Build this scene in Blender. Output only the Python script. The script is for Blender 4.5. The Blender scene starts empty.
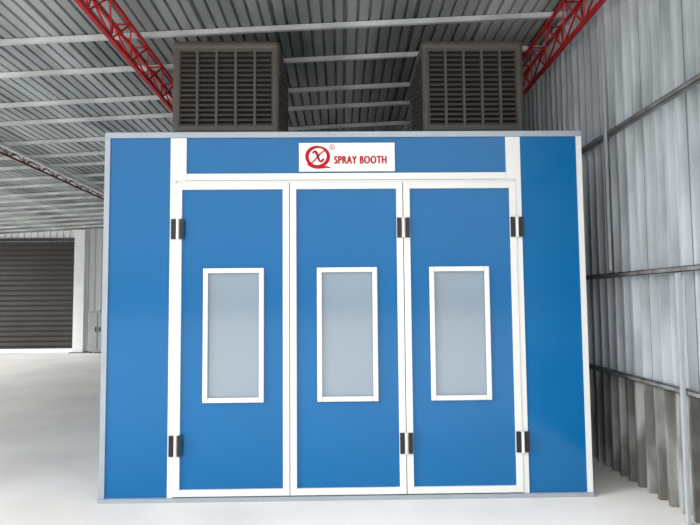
import bpy, bmesh, math
from mathutils import Vector, Matrix
S=bpy.context.scene
COL=S.collection
S.view_settings.view_transform='Standard'
S.view_settings.look='None'
S.view_settings.exposure=0.0

# ---------------------------------------------------------------- materials
def srgb(r,g,b):
    f=lambda c:(c/255/12.92) if c/255<=0.04045 else ((c/255+0.055)/1.055)**2.4
    return (f(r),f(g),f(b),1)
def mat(name,c,rough=0.5,metal=0.0,coat=0.0,var=0.0,scale=3.0,stretch=(1,1,1),c2=None,bump=0.0,lo=0.35,hi=0.65,detail=5,spec=0.5):
    m=bpy.data.materials.new(name); m.use_nodes=True
    nt=m.node_tree; b=nt.nodes['Principled BSDF']
    b.inputs['Base Color'].default_value=c
    b.inputs['Roughness'].default_value=rough
    b.inputs['Metallic'].default_value=metal
    b.inputs['Coat Weight'].default_value=coat
    b.inputs['Specular IOR Level'].default_value=spec
    tc=nt.nodes.new('ShaderNodeTexCoord'); mp=nt.nodes.new('ShaderNodeMapping')
    mp.inputs['Scale'].default_value=stretch
    nz=nt.nodes.new('ShaderNodeTexNoise'); nz.inputs['Scale'].default_value=scale; nz.inputs['Detail'].default_value=detail
    nt.links.new(tc.outputs['Object'],mp.inputs[0]); nt.links.new(mp.outputs[0],nz.inputs['Vector'])
    rp=nt.nodes.new('ShaderNodeValToRGB'); rp.name='ramp'
    if c2 is None: c2=tuple(x*(1-var) for x in c[:3])+(1,)
    rp.color_ramp.elements[0].position=lo; rp.color_ramp.elements[0].color=c2
    rp.color_ramp.elements[1].position=hi; rp.color_ramp.elements[1].color=c
    nt.links.new(nz.outputs['Fac'],rp.inputs[0]); nt.links.new(rp.outputs[0],b.inputs['Base Color'])
    if bump>0:
        bp=nt.nodes.new('ShaderNodeBump'); bp.inputs['Strength'].default_value=bump; bp.inputs['Distance'].default_value=0.01
        nt.links.new(nz.outputs['Fac'],bp.inputs['Height']); nt.links.new(bp.outputs[0],b.inputs['Normal'])
    return m
def sheet_tones(m,axis,width,dark=0.72):
    """separate sheets side by side: each sheet weathered to its own tone"""
    nt=m.node_tree; b=nt.nodes['Principled BSDF']; src=b.inputs['Base Color'].links[0].from_socket
    g=nt.nodes.new('ShaderNodeNewGeometry'); s=nt.nodes.new('ShaderNodeSeparateXYZ'); nt.links.new(g.outputs['Position'],s.inputs[0])
    d=nt.nodes.new('ShaderNodeMath'); d.operation='DIVIDE'; d.inputs[1].default_value=width; nt.links.new(s.outputs[axis],d.inputs[0])
    f=nt.nodes.new('ShaderNodeMath'); f.operation='FLOOR'; nt.links.new(d.outputs[0],f.inputs[0])
    wn=nt.nodes.new('ShaderNodeTexWhiteNoise'); wn.noise_dimensions='1D'; nt.links.new(f.outputs[0],wn.inputs['W'])
    mr=nt.nodes.new('ShaderNodeMapRange'); mr.inputs[3].default_value=dark; mr.inputs[4].default_value=1.0; nt.links.new(wn.outputs['Value'],mr.inputs[0])
    fr=nt.nodes.new('ShaderNodeMath'); fr.operation='FRACT'; nt.links.new(d.outputs[0],fr.inputs[0])
    gt=nt.nodes.new('ShaderNodeMath'); gt.operation='GREATER_THAN'; gt.inputs[1].default_value=0.018/width; nt.links.new(fr.outputs[0],gt.inputs[0])
    sm=nt.nodes.new('ShaderNodeMapRange'); sm.inputs[3].default_value=0.35; sm.inputs[4].default_value=1.0; nt.links.new(gt.outputs[0],sm.inputs[0])
    mu=nt.nodes.new('ShaderNodeMath'); mu.operation='MULTIPLY'; nt.links.new(mr.outputs[0],mu.inputs[0]); nt.links.new(sm.outputs[0],mu.inputs[1])
    vm=nt.nodes.new('ShaderNodeVectorMath'); vm.operation='SCALE'; nt.links.new(src,vm.inputs[0]); nt.links.new(mu.outputs[0],vm.inputs['Scale'])
    nt.links.new(vm.outputs[0],b.inputs['Base Color'])
BLUE=mat('blue_panel',srgb(0,99,158),0.12,var=0.12,scale=0.5,spec=0.36)
WHITE=mat('white_aluminium',srgb(222,222,219),0.4,var=0.03)
SILVER=mat('silver_trim',srgb(158,168,178),0.35,metal=0.2,var=0.08,scale=6)
GLASS=mat('misted_glass',srgb(134,150,164),0.08,c2=srgb(120,136,150),scale=0.8,lo=0.3,hi=0.7,spec=0.9,detail=1)
BLACK=mat('black_plastic',srgb(16,18,24),0.45,var=0.1)
SIGNW=mat('sign_white',srgb(238,240,243),0.4,var=0.02)
RED=mat('sign_red',srgb(176,8,18),0.5,var=0.05,spec=0.2)
BROWN=mat('cooler_plastic',srgb(92,87,81),0.45,var=0.12,scale=5)
DARKB=mat('cooler_slat',srgb(96,90,84),0.5,var=0.12,scale=6)
VDARK=mat('cooler_inside',srgb(34,32,31),0.9,var=0.1)
TRUSS=mat('red_paint',srgb(190,34,40),0.5,var=0.3,scale=4,spec=0.3)
TRUSSD=mat('dark_red_paint',srgb(96,38,38),0.6,var=0.3,scale=4,spec=0.3)
ROOF=mat('roof_sheet',srgb(204,209,210),0.5,c2=srgb(130,136,138),scale=0.8,stretch=(1.6,0.35,1),spec=0.3)
sheet_tones(ROOF,'X',0.78,0.66)
PURL=mat('galvanised_purlin',srgb(218,222,222),0.5,var=0.35,scale=1.5)
WALL=mat('wall_sheet',srgb(206,214,220),0.45,c2=srgb(158,166,168),scale=2.0,stretch=(1,2.2,0.4),lo=0.3,hi=0.55,detail=9,spec=0.3)
nt=WALL.node_tree; b=nt.nodes['Principled BSDF']; rp=nt.nodes['ramp']
geo=nt.nodes.new('ShaderNodeNewGeometry'); sx=nt.nodes.new('ShaderNodeSeparateXYZ'); nt.links.new(geo.outputs['Position'],sx.inputs[0])
mr=nt.nodes.new('ShaderNodeMapRange'); mr.inputs[1].default_value=0.94; mr.inputs[2].default_value=0.97; mr.inputs[3].default_value=1; mr.inputs[4].default_value=0
nt.links.new(sx.outputs['Z'],mr.inputs[0])
n2=nt.nodes.new('ShaderNodeTexNoise'); n2.inputs['Scale'].default_value=3.0; n2.inputs['Detail'].default_value=9
mp2=nt.nodes.new('ShaderNodeMapping'); mp2.inputs['Scale'].default_value=(1,2.2,0.5)
nt.links.new(geo.outputs['Position'],mp2.inputs[0]); nt.links.new(mp2.outputs[0],n2.inputs['Vector'])
r2=nt.nodes.new('ShaderNodeValToRGB'); r2.color_ramp.elements[0].position=0.40; r2.color_ramp.elements[0].color=srgb(116,114,108)
r2.color_ramp.elements[1].position=0.60; r2.color_ramp.elements[1].color=srgb(180,183,182)
nt.links.new(n2.outputs['Fac'],r2.inputs[0])
mx=nt.nodes.new('ShaderNodeMixRGB'); nt.links.new(mr.outputs[0],mx.inputs[0]); nt.links.new(rp.outputs[0],mx.inputs[1]); nt.links.new(r2.outputs[0],mx.inputs[2])
nt.links.new(mx.outputs[0],b.inputs['Base Color'])
sheet_tones(WALL,'Y',0.64,0.72)
RAIL=mat('steel_rail',srgb(136,140,142),0.5,c2=srgb(98,93,86),scale=5)
POST=mat('galvanised_post',srgb(165,170,173),0.5,var=0.15,scale=5)
GALV=mat('dull_roof_panel',srgb(120,122,124),0.5,var=0.15,scale=2)
FLOOR=mat('concrete',srgb(234,232,227),0.6,c2=srgb(218,216,211),scale=0.8,bump=0.1,detail=8)
SHUT=mat('dark_shutter',srgb(60,56,54),0.6,var=0.25,scale=1)
SHADE=mat('roof_shade',srgb(70,70,70),0.7,var=0.25,scale=2)  # dark tone carries the shade at the rear of the roof
COLM=mat('white_column',srgb(240,242,242),0.6,var=0.05)
BACKW=mat('back_sheet',srgb(236,239,240),0.6,var=0.1,scale=1)

# ---------------------------------------------------------------- helpers
W={}
def put(ob,parent,loc):
    COL.objects.link(ob)
    loc=Vector(loc); W[ob.name]=loc
    if parent is not None:
        ob.parent=parent; ob.location=loc-W[parent.name]
    else: ob.location=loc
    return ob
def meshobj(name,boxes,mats,parent=None,bevel=0.0,origin=None,extra=None,segs=2):
    """boxes: list of (x0,x1,y0,y1,z0,z1[,matindex]) in world coords, one mesh"""
    bm=bmesh.new()
    for b in boxes:
        x0,x1,y0,y1,z0,z1=b[:6]; mi=b[6] if len(b)>6 else 0
        v=[bm.verts.new(p) for p in ((x0,y0,z0),(x1,y0,z0),(x1,y1,z0),(x0,y1,z0),(x0,y0,z1),(x1,y0,z1),(x1,y1,z1),(x0,y1,z1))]
        for f in ((0,3,2,1),(4,5,6,7),(0,1,5,4),(1,2,6,5),(2,3,7,6),(3,0,4,7)):
            fc=bm.faces.new([v[i] for i in f]); fc.material_index=mi
    if extra: extra(bm)
    bmesh.ops.recalc_face_normals(bm,faces=bm.faces)
    if bevel>0:
        bmesh.ops.bevel(bm,geom=list(bm.edges),offset=bevel,segments=segs,affect='EDGES',profile=0.5)
    xs=[v.co for v in bm.verts]
    lo=Vector([min(c[i] for c in xs) for i in range(3)]); hi=Vector([max(c[i] for c in xs) for i in range(3)])
    if origin is None: origin=(lo+hi)/2
    origin=Vector(origin)
    for v in bm.verts: v.co-=origin
    me=bpy.data.meshes.new(name); bm.to_mesh(me); bm.free()
    for m in (mats if isinstance(mats,list) else [mats]): me.materials.append(m)
    return put(bpy.data.objects.new(name,me),parent,origin)
def empty(name,loc,label,cat,group=None):
    e=bpy.data.objects.new(name,None); e.empty_display_size=0.2
    put(e,None,loc); tag(e,label,cat,group); return e
def tag(o,label,cat,group=None,kind=None):
    o['label']=label; o['category']=cat
    if group: o['group']=group
    if kind: o['kind']=kind
    return o
def structure(o,label,cat): return tag(o,label,cat,None,'structure')
def beam(bm,a,b,w,h,up=Vector((0,0,1))):
    a=Vector(a);b=Vector(b);d=(b-a).normalized()
    s=d.cross(up)
    if s.length<1e-4: s=Vector((1,0,0))
    s.normalize(); u=s.cross(d).normalized()
    vs=[]
    for p in (a,b):
        for i,j in ((-1,-1),(1,-1),(1,1),(-1,1)):
            vs.append(bm.verts.new(p+s*i*w/2+u*j*h/2))
    for f in ((0,1,2,3),(7,6,5,4),(0,4,5,1),(1,5,6,2),(2,6,7,3),(3,7,4,0)):
        bm.faces.new([vs[i] for i in f])
def beams(name,lst,m,parent=None):
    def ex(bm):
        for (a,b,w,h) in lst: beam(bm,a,b,w,h)
    return meshobj(name,[],m,parent,extra=ex)

# ---------------------------------------------------------------- setting
RX,RY,R0=0.05,0.012,4.70
XL=-13.2
def roofz(x,y): return R0+RX*x-RY*y
floor=meshobj('floor',[(-60,60,-60,60,-0.2,0)],FLOOR)
structure(floor,'pale smooth concrete workshop floor','floor')

def corr(name,u0,u1,P,h,fn,m,thick=0.006):
    bm=bmesh.new(); prof=[]; u=u0
    while u<u1:
        for t,o in ((0,0),(0.66,0),(0.72,1),(0.9,1),(0.96,0)):
            if u+t*P<=u1: prof.append((u+t*P,o*h))
        u+=P
    rows=[]
    for (uu,o) in prof:
        rows.append([bm.verts.new(fn(uu,o,e)) for e in (0,1)])
    for i in range(len(rows)-1):
        bm.faces.new((rows[i][0],rows[i+1][0],rows[i+1][1],rows[i][1]))
    bmesh.ops.recalc_face_normals(bm,faces=bm.faces)
    c=sum((v.co for v in bm.verts),Vector())/len(bm.verts)
    for v in bm.verts: v.co-=c
    me=bpy.data.meshes.new(name); bm.to_mesh(me); bm.free(); me.materials.append(m)
    ob=put(bpy.data.objects.new(name,me),None,c)
    md=ob.modifiers.new('sheet','SOLIDIFY'); md.thickness=thick; md.offset=0
    return ob
YB=15.0; YF=-2.2
ceiling=corr('ceiling',XL,2.62,0.13,0.04,lambda u,o,e:(u,(YF,YB)[e],roofz(u,(YF,YB)[e])+0.06+o),ROOF)
structure(ceiling,'grey ribbed metal sheet roof seen from below','ceiling')
wr=corr('wall_right',-3.6,YB,0.16,-0.055,lambda u,o,e:(2.605+o,u,(0.0,roofz(2.56,u)+0.04)[e]),WALL)
structure(wr,'weathered ribbed galvanised sheet metal wall','wall')
wb=corr('wall_back',XL,2.5,0.22,0.04,lambda u,o,e:(u,YB-0.06+o,(0.0,roofz(u,YB)+0.1)[e]),BACKW)
structure(wb,'pale ribbed sheet metal wall at the end of the shed','wall')
n=0
for z in (0.97,1.88,3.22):
    n+=1
    o=meshobj('trim_%d'%n,[(2.49,2.545,-3.5,YB-0.1,z-0.006,z+0.0),(2.49,2.495,-3.5,YB-0.1,z-0.04,z+0.0),(2.49,2.545,-3.5,YB-0.1,z-0.04,z-0.035)],RAIL)
    structure(o,'horizontal galvanised steel rail fixed to the sheet wall','wall rail')
for y,z0,z1 in ((-0.66,0,1.83),(0.42,1.9,4.25),(3.2,0,4.25)):
    n+=1
    o=meshobj('trim_%d'%n,[(2.455,2.485,y,y+0.03,z0,z1)],POST,bevel=0.003)
    structure(o,'slim upright steel post against the sheet wall','wall post')
n+=1
structure(meshobj('trim_%d'%n,[(XL+0.1,-8.82,YB-0.14,YB-0.08,3.75,roofz(XL,YB)-0.02)],SHADE),'added dark panel standing in for roof shade above the roller shutter','shade panel')  # strip added to darken the far end, where the rear roof lies in shade
# purlins (C section), slightly uneven spacing
ys=[-1.6,-0.7,0.35,1.35,2.2,3.2,3.95,4.95,5.8,6.5,7.4,8.1,8.95,9.6,10.4,11.1,11.9,12.6,13.4,14.1]
for y in ys:
    def ex(bm,y=y):
        x0,x1=XL+0.1,2.5
        for (dy,dz,w,h) in ((0,-0.005,0.045,0.006),(-0.022,-0.03,0.006,0.05),(0,-0.055,0.045,0.006)):
            beam(bm,(x0,y+dy,roofz(x0,y)+dz+0.05),(x1,y+dy,roofz(x1,y)+dz+0.05),w,h)
    p=meshobj('roof_purlin',[],PURL,extra=ex)
    tag(p,'long pale galvanised steel purlin under the roof sheets','roof purlin','purlins carrying the roof sheets')
# trusses
def truss(x,depth,label,m=TRUSS,sp=0.09,cw=0.04):
    e=empty('roof_truss',(x,YB/2,roofz(x,YB/2)-0.05-depth),label,'roof truss','trusses under the roof')
    top=lambda y:roofz(x,y)-0.04
    y0,y1=YF+0.2,YB-0.15
    for s in (-sp,sp):
        beams('top_chord',[((x+s,y0,top(y0)),(x+s,y1,top(y1)),cw*0.7,cw*0.8)],m,e)
    beams('bottom_chord',[((x,y0,top(y0)-depth),(x,y1,top(y1)-depth),cw,cw)],m,e)
    L=[]; y=y0; w=cw*0.4
    while y+0.5<y1:
        for s in (-sp,sp):
            L.append(((x,y,top(y)-depth),(x+s,y+0.27,top(y+0.27)),w,w))
            L.append(((x+s,y+0.27,top(y+0.27)),(x,y+0.54,top(y+0.54)-depth),w,w))
        L.append(((x-sp,y+0.27,top(y+0.27)),(x+sp,y+0.27,top(y+0.27)),w,w))
        y+=0.54
    beams('lattice_web',L,m,e)
    return e
truss(2.42,0.36,'red lattice steel truss along the sheet wall')
truss(-2.3,0.28,'red lattice steel truss over the open floor')
truss(-5.75,0.14,'thin dark red lattice truss beside a pale beam',TRUSSD,0.05,0.03)
o=meshobj('steel_beam',[],COLM,extra=lambda bm:beam(bm,(-5.6,YF+.2,roofz(-5.6,YF)-0.12),(-5.6,YB-0.2,roofz(-5.6,YB)-0.12),0.04,0.05))
tag(o,'pale steel beam running beside the dark red truss','steel beam')

# shutter, column at the far end
SX=-8.95
sh=empty('roller_shutter',(-11,YB-0.3,0),'dark brown slatted roller shutter closing the shed end','roller shutter')
sl=[(XL+0.1,SX,YB-0.22,YB-0.16,0,3.7)]
z=0.05
while z<3.5:
    sl.append((XL+0.15,SX-0.05,YB-0.27,YB-0.21,z,z+0.11)); z+=0.17
meshobj('slat_curtain',sl,SHUT,sh)
meshobj('bottom_rail',[(XL+0.1,SX,YB-0.3,YB-0.28,0,0.12)],COLM,sh)
c=empty('steel_column',(-8.65,14.4,0),'white square steel column on a base plate','column')
meshobj('shaft',[(-8.82,-8.48,14.25,14.5,0.03,roofz(-9,14.4)-0.03)],COLM,c,bevel=0.01)
meshobj('base_plate',[(-8.9,-8.4,14.15,14.6,0,0.03)],RAIL,c)
c=empty('metal_cabinet',(-8.0,14.4,0),'low light grey metal cabinet beside the white column','cabinet')
meshobj('body',[(-8.3,-7.65,14.2,14.7,0.05,1.35)],POST,c,bevel=0.01)
for x0,x1 in ((-8.28,-7.99),(-7.96,-7.67)):
    d=meshobj('door',[(x0,x1,14.175,14.198,0.1,1.3)],POST,c,bevel=0.005)
    hx=x1-0.05 if x0<-8.1 else x0+0.05
    meshobj('handle',[(hx-0.01,hx+0.01,14.14,14.174,0.7,0.85)],BLACK,d)
for x0 in (-8.28,-7.73):
    meshobj('leg',[(x0,x0+0.06,14.25,14.31,0,0.05)],BLACK,c)

# ---------------------------------------------------------------- spray booth
B=empty('spray_booth',(0,0,0),'blue and white paint spray booth with three doors','spray booth')
H=3.10; HW=2.05; BD=6.5
meshobj('base_rail',[(-HW,HW,-0.03,0.10,0,0.035)],SILVER,B)
sp=meshobj('side_panel',[(-HW+0.045,-1.49,0.0,0.05,0.035,H-0.05)],BLUE,B)
sp=meshobj('side_panel',[(1.515,HW-0.045,0.0,0.05,0.035,H-0.05)],BLUE,B)
meshobj('transom_panel',[(-1.355,1.39,0.0,0.05,2.74,H-0.05)],BLUE,B)
meshobj('corner_trim',[(-HW,-HW+0.045,-0.012,0.05,0.035,H-0.05)],SILVER,B)
meshobj('corner_trim',[(HW-0.045,HW,-0.012,0.05,0.035,H-0.05)],WHITE,B)
meshobj('top_rail',[(-HW,HW,-0.018,0.06,H-0.05,H)],SILVER,B,bevel=0.004)
meshobj('door_jamb',[(-1.49,-1.445,-0.012,0.05,0.035,2.68),(-1.49,-1.355,-0.012,0.05,2.68,H-0.052)],WHITE,B)
meshobj('door_jamb',[(1.468,1.515,-0.012,0.05,0.035,2.68),(1.39,1.515,-0.012,0.05,2.68,H-0.052)],WHITE,B)
meshobj('header_rail',[(-1.353,1.388,-0.012,0.05,2.682,2.738),(-1.443,1.466,0.0,0.05,2.655,2.68)],WHITE,B)
meshobj('long_wall',[(-HW,-HW+0.05,0.052,BD,0.0,H-0.02)],BLUE,B)
meshobj('long_wall',[(HW-0.05,HW,0.052,BD,0.0,H-0.02)],BLUE,B)
meshobj('rear_wall',[(-HW+0.052,HW-0.052,BD-0.05,BD,0.0,H-0.02)],BLUE,B)
meshobj('roof_panel',[(-HW+0.0,HW-0.0,0.07,BD,H-0.018,H)],GALV,B)
winc=(-0.948,0.011,0.966)
spans=((-1.443,-0.478),(-0.472,0.492),(0.498,1.466))
zb,zt=0.042,2.655
wz0,wz1=0.803,1.928
def frame(x0,x1,z0,z1,w,y0,y1,wt=None):
    wt=wt or w
    return [(x0,x0+w,y0,y1,z0,z1),(x1-w,x1,y0,y1,z0,z1),(x0+w,x1-w,y0,y1,z1-wt,z1),(x0+w,x1-w,y0,y1,z0,z0+wt)]
doors=[]
for (x0,x1),wc in zip(spans,winc):
    wx0,wx1=wc-0.256,wc+0.256
    i=0.055; px0,px1,pz0,pz1=x0+i,x1-i,zb+i,zt-i
    d=meshobj('door',[(px0,wx0+0.02,0.0,0.045,pz0,pz1),(wx1-0.02,px1,0.0,0.045,pz0,pz1),
        (wx0+0.02,wx1-0.02,0.0,0.045,pz0,wz0+0.02),(wx0+0.02,wx1-0.02,0.0,0.045,wz1-0.02,pz1)],BLUE,B)
    d['label']='blue door leaf with a tall glazed window'
    meshobj('door_frame',frame(x0,x1,zb,zt,i,-0.02,0.048),WHITE,d,bevel=0.003)
    meshobj('window_frame',frame(wx0,wx1,wz0,wz1,0.042,-0.022,-0.002),WHITE,d,bevel=0.006)
    meshobj('window_pane',[(wx0+0.03,wx1-0.03,0.005,0.012,wz0+0.03,wz1-0.03)],GLASS,d)
    doors.append(d)
def hinge(x,z,d):
    h=0.085; b=[]
    for s in (-1,1):
        b.append((x+s*0.036-0.018,x+s*0.036+0.018,-0.036,-0.022,z-h,z+h,0))
        for q in (-0.05,0.05):
            b.append((x+s*0.036-0.005,x+s*0.036+0.005,-0.038,-0.036,z+q-0.005,z+q+0.005,0))
    def ex(bm):
        r=bmesh.ops.create_cone(bm,cap_ends=True,segments=12,radius1=0.012,radius2=0.012,depth=2*h)
        for v in r['verts']: v.co+=Vector((x,-0.034,z))
        fs={f for v in r['verts'] for f in v.link_faces}
        for f in fs: f.material_index=2
    o=meshobj('hinge',b,[BLACK,SILVER,WHITE],d,extra=ex); o['label']='black two-leaf hinge'
for x,d in ((-1.42,doors[0]),(0.495,doors[2]),(1.467,doors[2])):
    for z in (2.262,0.457): hinge(x,z,d)

# sign
sg=meshobj('sign',[(-0.393,0.43,-0.02,-0.002,2.752,3.0)],SIGNW,B,bevel=0.003)
sg['label']='white sign board with red lettering and emblem'
def textmesh(s,x,z,w,hgt,name='lettering',bold=0.0,sp=1.0):
    """raised lettering; heavier weight from overlaid copies shifted by the stroke gain"""
    cu=bpy.data.curves.new('txt','FONT'); cu.body=s; cu.size=1; cu.extrude=0.02; cu.space_character=sp
    t=bpy.data.objects.new('txt',cu); COL.objects.link(t)
    bpy.context.view_layer.update()
    m0=bpy.data.meshes.new_from_object(t.evaluated_get(bpy.context.evaluated_depsgraph_get()))
    bpy.data.objects.remove(t)
    xs=[v.co.x for v in m0.vertices]; ys=[v.co.y for v in m0.vertices]
    sx=w/(max(xs)-min(xs)); sy=hgt/(max(ys)-min(ys))
    mx_=(max(xs)+min(xs))/2; my=(max(ys)+min(ys))/2
    bm=bmesh.new()
    shifts=((-bold,0),(-bold/2,0),(0,0),(bold/2,0),(bold,0),(0,bold*0.4),(0,-bold*0.4)) if bold else ((0,0),)
    for k,(dx,dz) in enumerate(shifts):
        st=len(bm.verts); bm.from_mesh(m0); bm.verts.ensure_lookup_table()
        for v in list(bm.verts)[st:]:
            X,Y,Z=v.co; v.co=((X-mx_)*sx+dx,-Z*0.1-0.0001*k,(Y-my)*sy+dz)
    me=bpy.data.meshes.new(name); bm.to_mesh(me); bm.free()
    me.materials.clear(); me.materials.append(RED)
    return put(bpy.data.objects.new(name,me),sg,(x,-0.0225,z))
textmesh('SPRAY BOOTH',0.134,2.850,0.445,0.066,bold=0.0036,sp=1.15)
def strokes(bm,pts,ws,y=-0.0235,close=False):
    n=len(pts); L=[]
    for k in range(n):
        a=Vector(pts[(k-1)%n] if close or k>0 else pts[k]); b=Vector(pts[(k+1)%n] if close or k<n-1 else pts[k])
        t=(b-a).normalized(); nn=Vector((-t.y,t.x)); p=Vector(pts[k]); w=ws[k]/2
        L.append([bm.verts.new((p.x+nn.x*w*s,yy,p.y+nn.y*w*s)) for s,yy in ((1,y),(-1,y),(-1,-0.0205),(1,-0.0205))])
    for k in range(n if close else n-1):
        a=L[k]; b=L[(k+1)%n]
        for i in range(4): bm.faces.new((a[i],a[(i+1)%4],b[(i+1)%4],b[i]))
    if not close:
        bm.faces.new(L[0]); bm.faces.new(L[-1][::-1])
def logo(bm):
    cx,cz=-0.232,2.880; N=48
    pts=[];ws=[]
    for k in range(N):
        a=2*math.pi*k/N; pts.append((cx+0.092*math.cos(a),cz+0.084*math.sin(a)))
        ws.append(0.016+0.016*abs(math.cos(a+0.3)))
    strokes(bm,pts,ws,close=True)
    def bez(p0,p1,p2,p3,w0,w1):
        P=[];Wd=[]
        for k in range(15):
            t=k/14; q=[(1-t)**3*p0[i]+3*(1-t)**2*t*p1[i]+3*(1-t)*t*t*p2[i]+t**3*p3[i] for i in (0,1)]
            P.append((cx+q[0],cz+q[1])); Wd.append(w0+(w1-w0)*math.sin(math.pi*t))
        strokes(bm,P,Wd,y=-0.0245)
    bez((-0.045,0.025),(-0.02,0.075),(0.0,0.01),(0.006,-0.01),0.010,0.024)
    bez((0.004,-0.004),(0.012,-0.045),(0.03,-0.06),(0.052,-0.018),0.018,0.017)
    bez((0.062,0.052),(0.02,0.035),(-0.015,-0.03),(-0.052,-0.054),0.010,0.012)
    bez((-0.09,-0.06),(-0.03,-0.125),(0.05,-0.075),(0.108,-0.098),0.008,0.022)
meshobj('emblem',[],RED,sg,extra=logo)
def reg(bm):
    cx,cz=-0.108,2.962
    strokes(bm,[(cx+0.021*math.cos(2*math.pi*k/24),cz+0.021*math.sin(2*math.pi*k/24)) for k in range(24)],[0.004]*24,close=True)
meshobj('registered_mark',[],RED,sg,extra=reg)
textmesh('R',-0.107,2.962,0.015,0.023,name='registered_letter')

# ---------------------------------------------------------------- coolers
def cooler(x0,y0,w,dp,label):
    z0,z1=3.40,4.47
    e=empty('air_cooler',(x0+w/2,y0+dp/2,3.10),label,'air cooler','evaporative coolers on the booth roof')
    x1,y1=x0+w,y0+dp
    meshobj('duct_base',[(x0+0.25,x1-0.25,y0+0.25,y1-0.25,3.10,z0)],SILVER,e)
    for a in (x0+0.08,x1-0.13):
        for b in (y0+0.08,y1-0.13):
            meshobj('leg',[(a,a+0.05,b,b+0.05,3.10,z0)],RAIL,e)
    meshobj('tray',[(x0,x1,y0,y1,z0,z0+0.10)],BROWN,e,bevel=0.045,segs=4)
    meshobj('lid',[(x0-0.005,x1+0.005,y0-0.005,y1+0.005,z1-0.11,z1)],BROWN,e,bevel=0.053,segs=5)
    meshobj('core',[(x0+0.045,x1-0.045,y0+0.045,y1-0.045,z0+0.1,z1-0.09)],VDARK,e)
    for a in (x0,x1-0.09):
        for b in (y0,y1-0.09):
            meshobj('corner_post',[(a,a+0.09,b,b+0.09,z0+0.05,z1-0.05)],BROWN,e,bevel=0.042,segs=4)
    gz0,gz1=z0+0.08,z1-0.08
    def panel(face):
        def ex(bm):
            if face in 'fb':
                u0,u1=x0+0.06,x1-0.06
                pt=lambda u,dn,z:(u,(y0+dn) if face=='f' else (y1-dn),z)
            else:
                u0,u1=y0+0.06,y1-0.06
                pt=lambda u,dn,z:((x0+dn) if face=='l' else (x1-dn),u,z)
            def bx(a,b,d0,d1,za,zb2,tilt=0,mi=0):
                ps=[]
                for zz,dd in ((za,d0),(za,d1),(zb2,d1+tilt),(zb2,d0+tilt)):
                    ps.append([bm.verts.new(pt(a,dd,zz)),bm.verts.new(pt(b,dd,zz))])
                for i in range(4):
                    j=(i+1)%4
                    bm.faces.new((ps[i][0],ps[i][1],ps[j][1],ps[j][0])).material_index=mi
                bm.faces.new([p[0] for p in ps]).material_index=mi; bm.faces.new([p[1] for p in ps][::-1]).material_index=mi
            N=5; cw=(u1-u0)/N
            for k in range(N+1):
                u=u0+cw*k; hw=0.014
                bx(max(u-hw,u0),min(u+hw,u1),0.004,0.045,gz0,gz1)
            bx(u0,u1,0.006,0.045,gz0,gz0+0.045); bx(u0,u1,0.006,0.045,gz1-0.045,gz1)
            M=15; st=(gz1-gz0-0.09)/M
            for k in range(M):
                z=gz0+0.045+st*k
                bx(u0,u1,0.006,0.012,z,z+st*0.55,0.02,1)
        meshobj('louvre_panel',[],[BROWN,DARKB],e,extra=ex)
    for f in 'fblr': panel(f)
cooler(-1.84,1.2,1.15,1.12,'brown-grey evaporative cooler with louvred sides on booth roof')
cooler(0.855,1.2,1.11,1.12,'brown-grey evaporative cooler with louvred sides on booth roof')

# ---------------------------------------------------------------- light
w=bpy.data.worlds.new('sky'); S.world=w; w.use_nodes=True
nt=w.node_tree; bg=nt.nodes['Background']; bg.inputs[1].default_value=2.05
tc=nt.nodes.new('ShaderNodeTexCoord'); sp_=nt.nodes.new('ShaderNodeSeparateXYZ'); rp=nt.nodes.new('ShaderNodeValToRGB')
nt.links.new(tc.outputs['Generated'],sp_.inputs[0]); nt.links.new(sp_.outputs['Z'],rp.inputs[0]); nt.links.new(rp.outputs[0],bg.inputs[0])
e=rp.color_ramp.elements
e[0].position=0.0; e[0].color=(0.5,0.505,0.51,1)
e[1].position=0.28; e[1].color=(1.0,0.995,0.985,1)
m_=e.new(0.1); m_.color=(0.85,0.86,0.87,1)
def sun(name,strength,ang,rot):
    L=bpy.data.lights.new(name,'SUN'); L.energy=strength; L.angle=math.radians(ang)
    o=bpy.data.objects.new(name,L); COL.objects.link(o); o.rotation_euler=rot; return o
# hazy low daylight entering through the open side of the shed
sun('hazy_sun',4.6,30,(math.radians(62),0,math.radians(-76)))

# ---------------------------------------------------------------- camera
cam=bpy.data.cameras.new('camera'); co=bpy.data.objects.new('camera',cam); COL.objects.link(co)
cam.sensor_width=36; cam.lens=580/700*36; cam.clip_start=0.05
co.location=(-0.04,-4.93,1.65)
R=Matrix.Rotation(math.radians(-0.9),4,'Z')@Matrix.Rotation(math.radians(93.7),4,'X')@Matrix.Rotation(math.radians(-0.5),4,'Z')
co.rotation_euler=R.to_euler()
S.camera=co
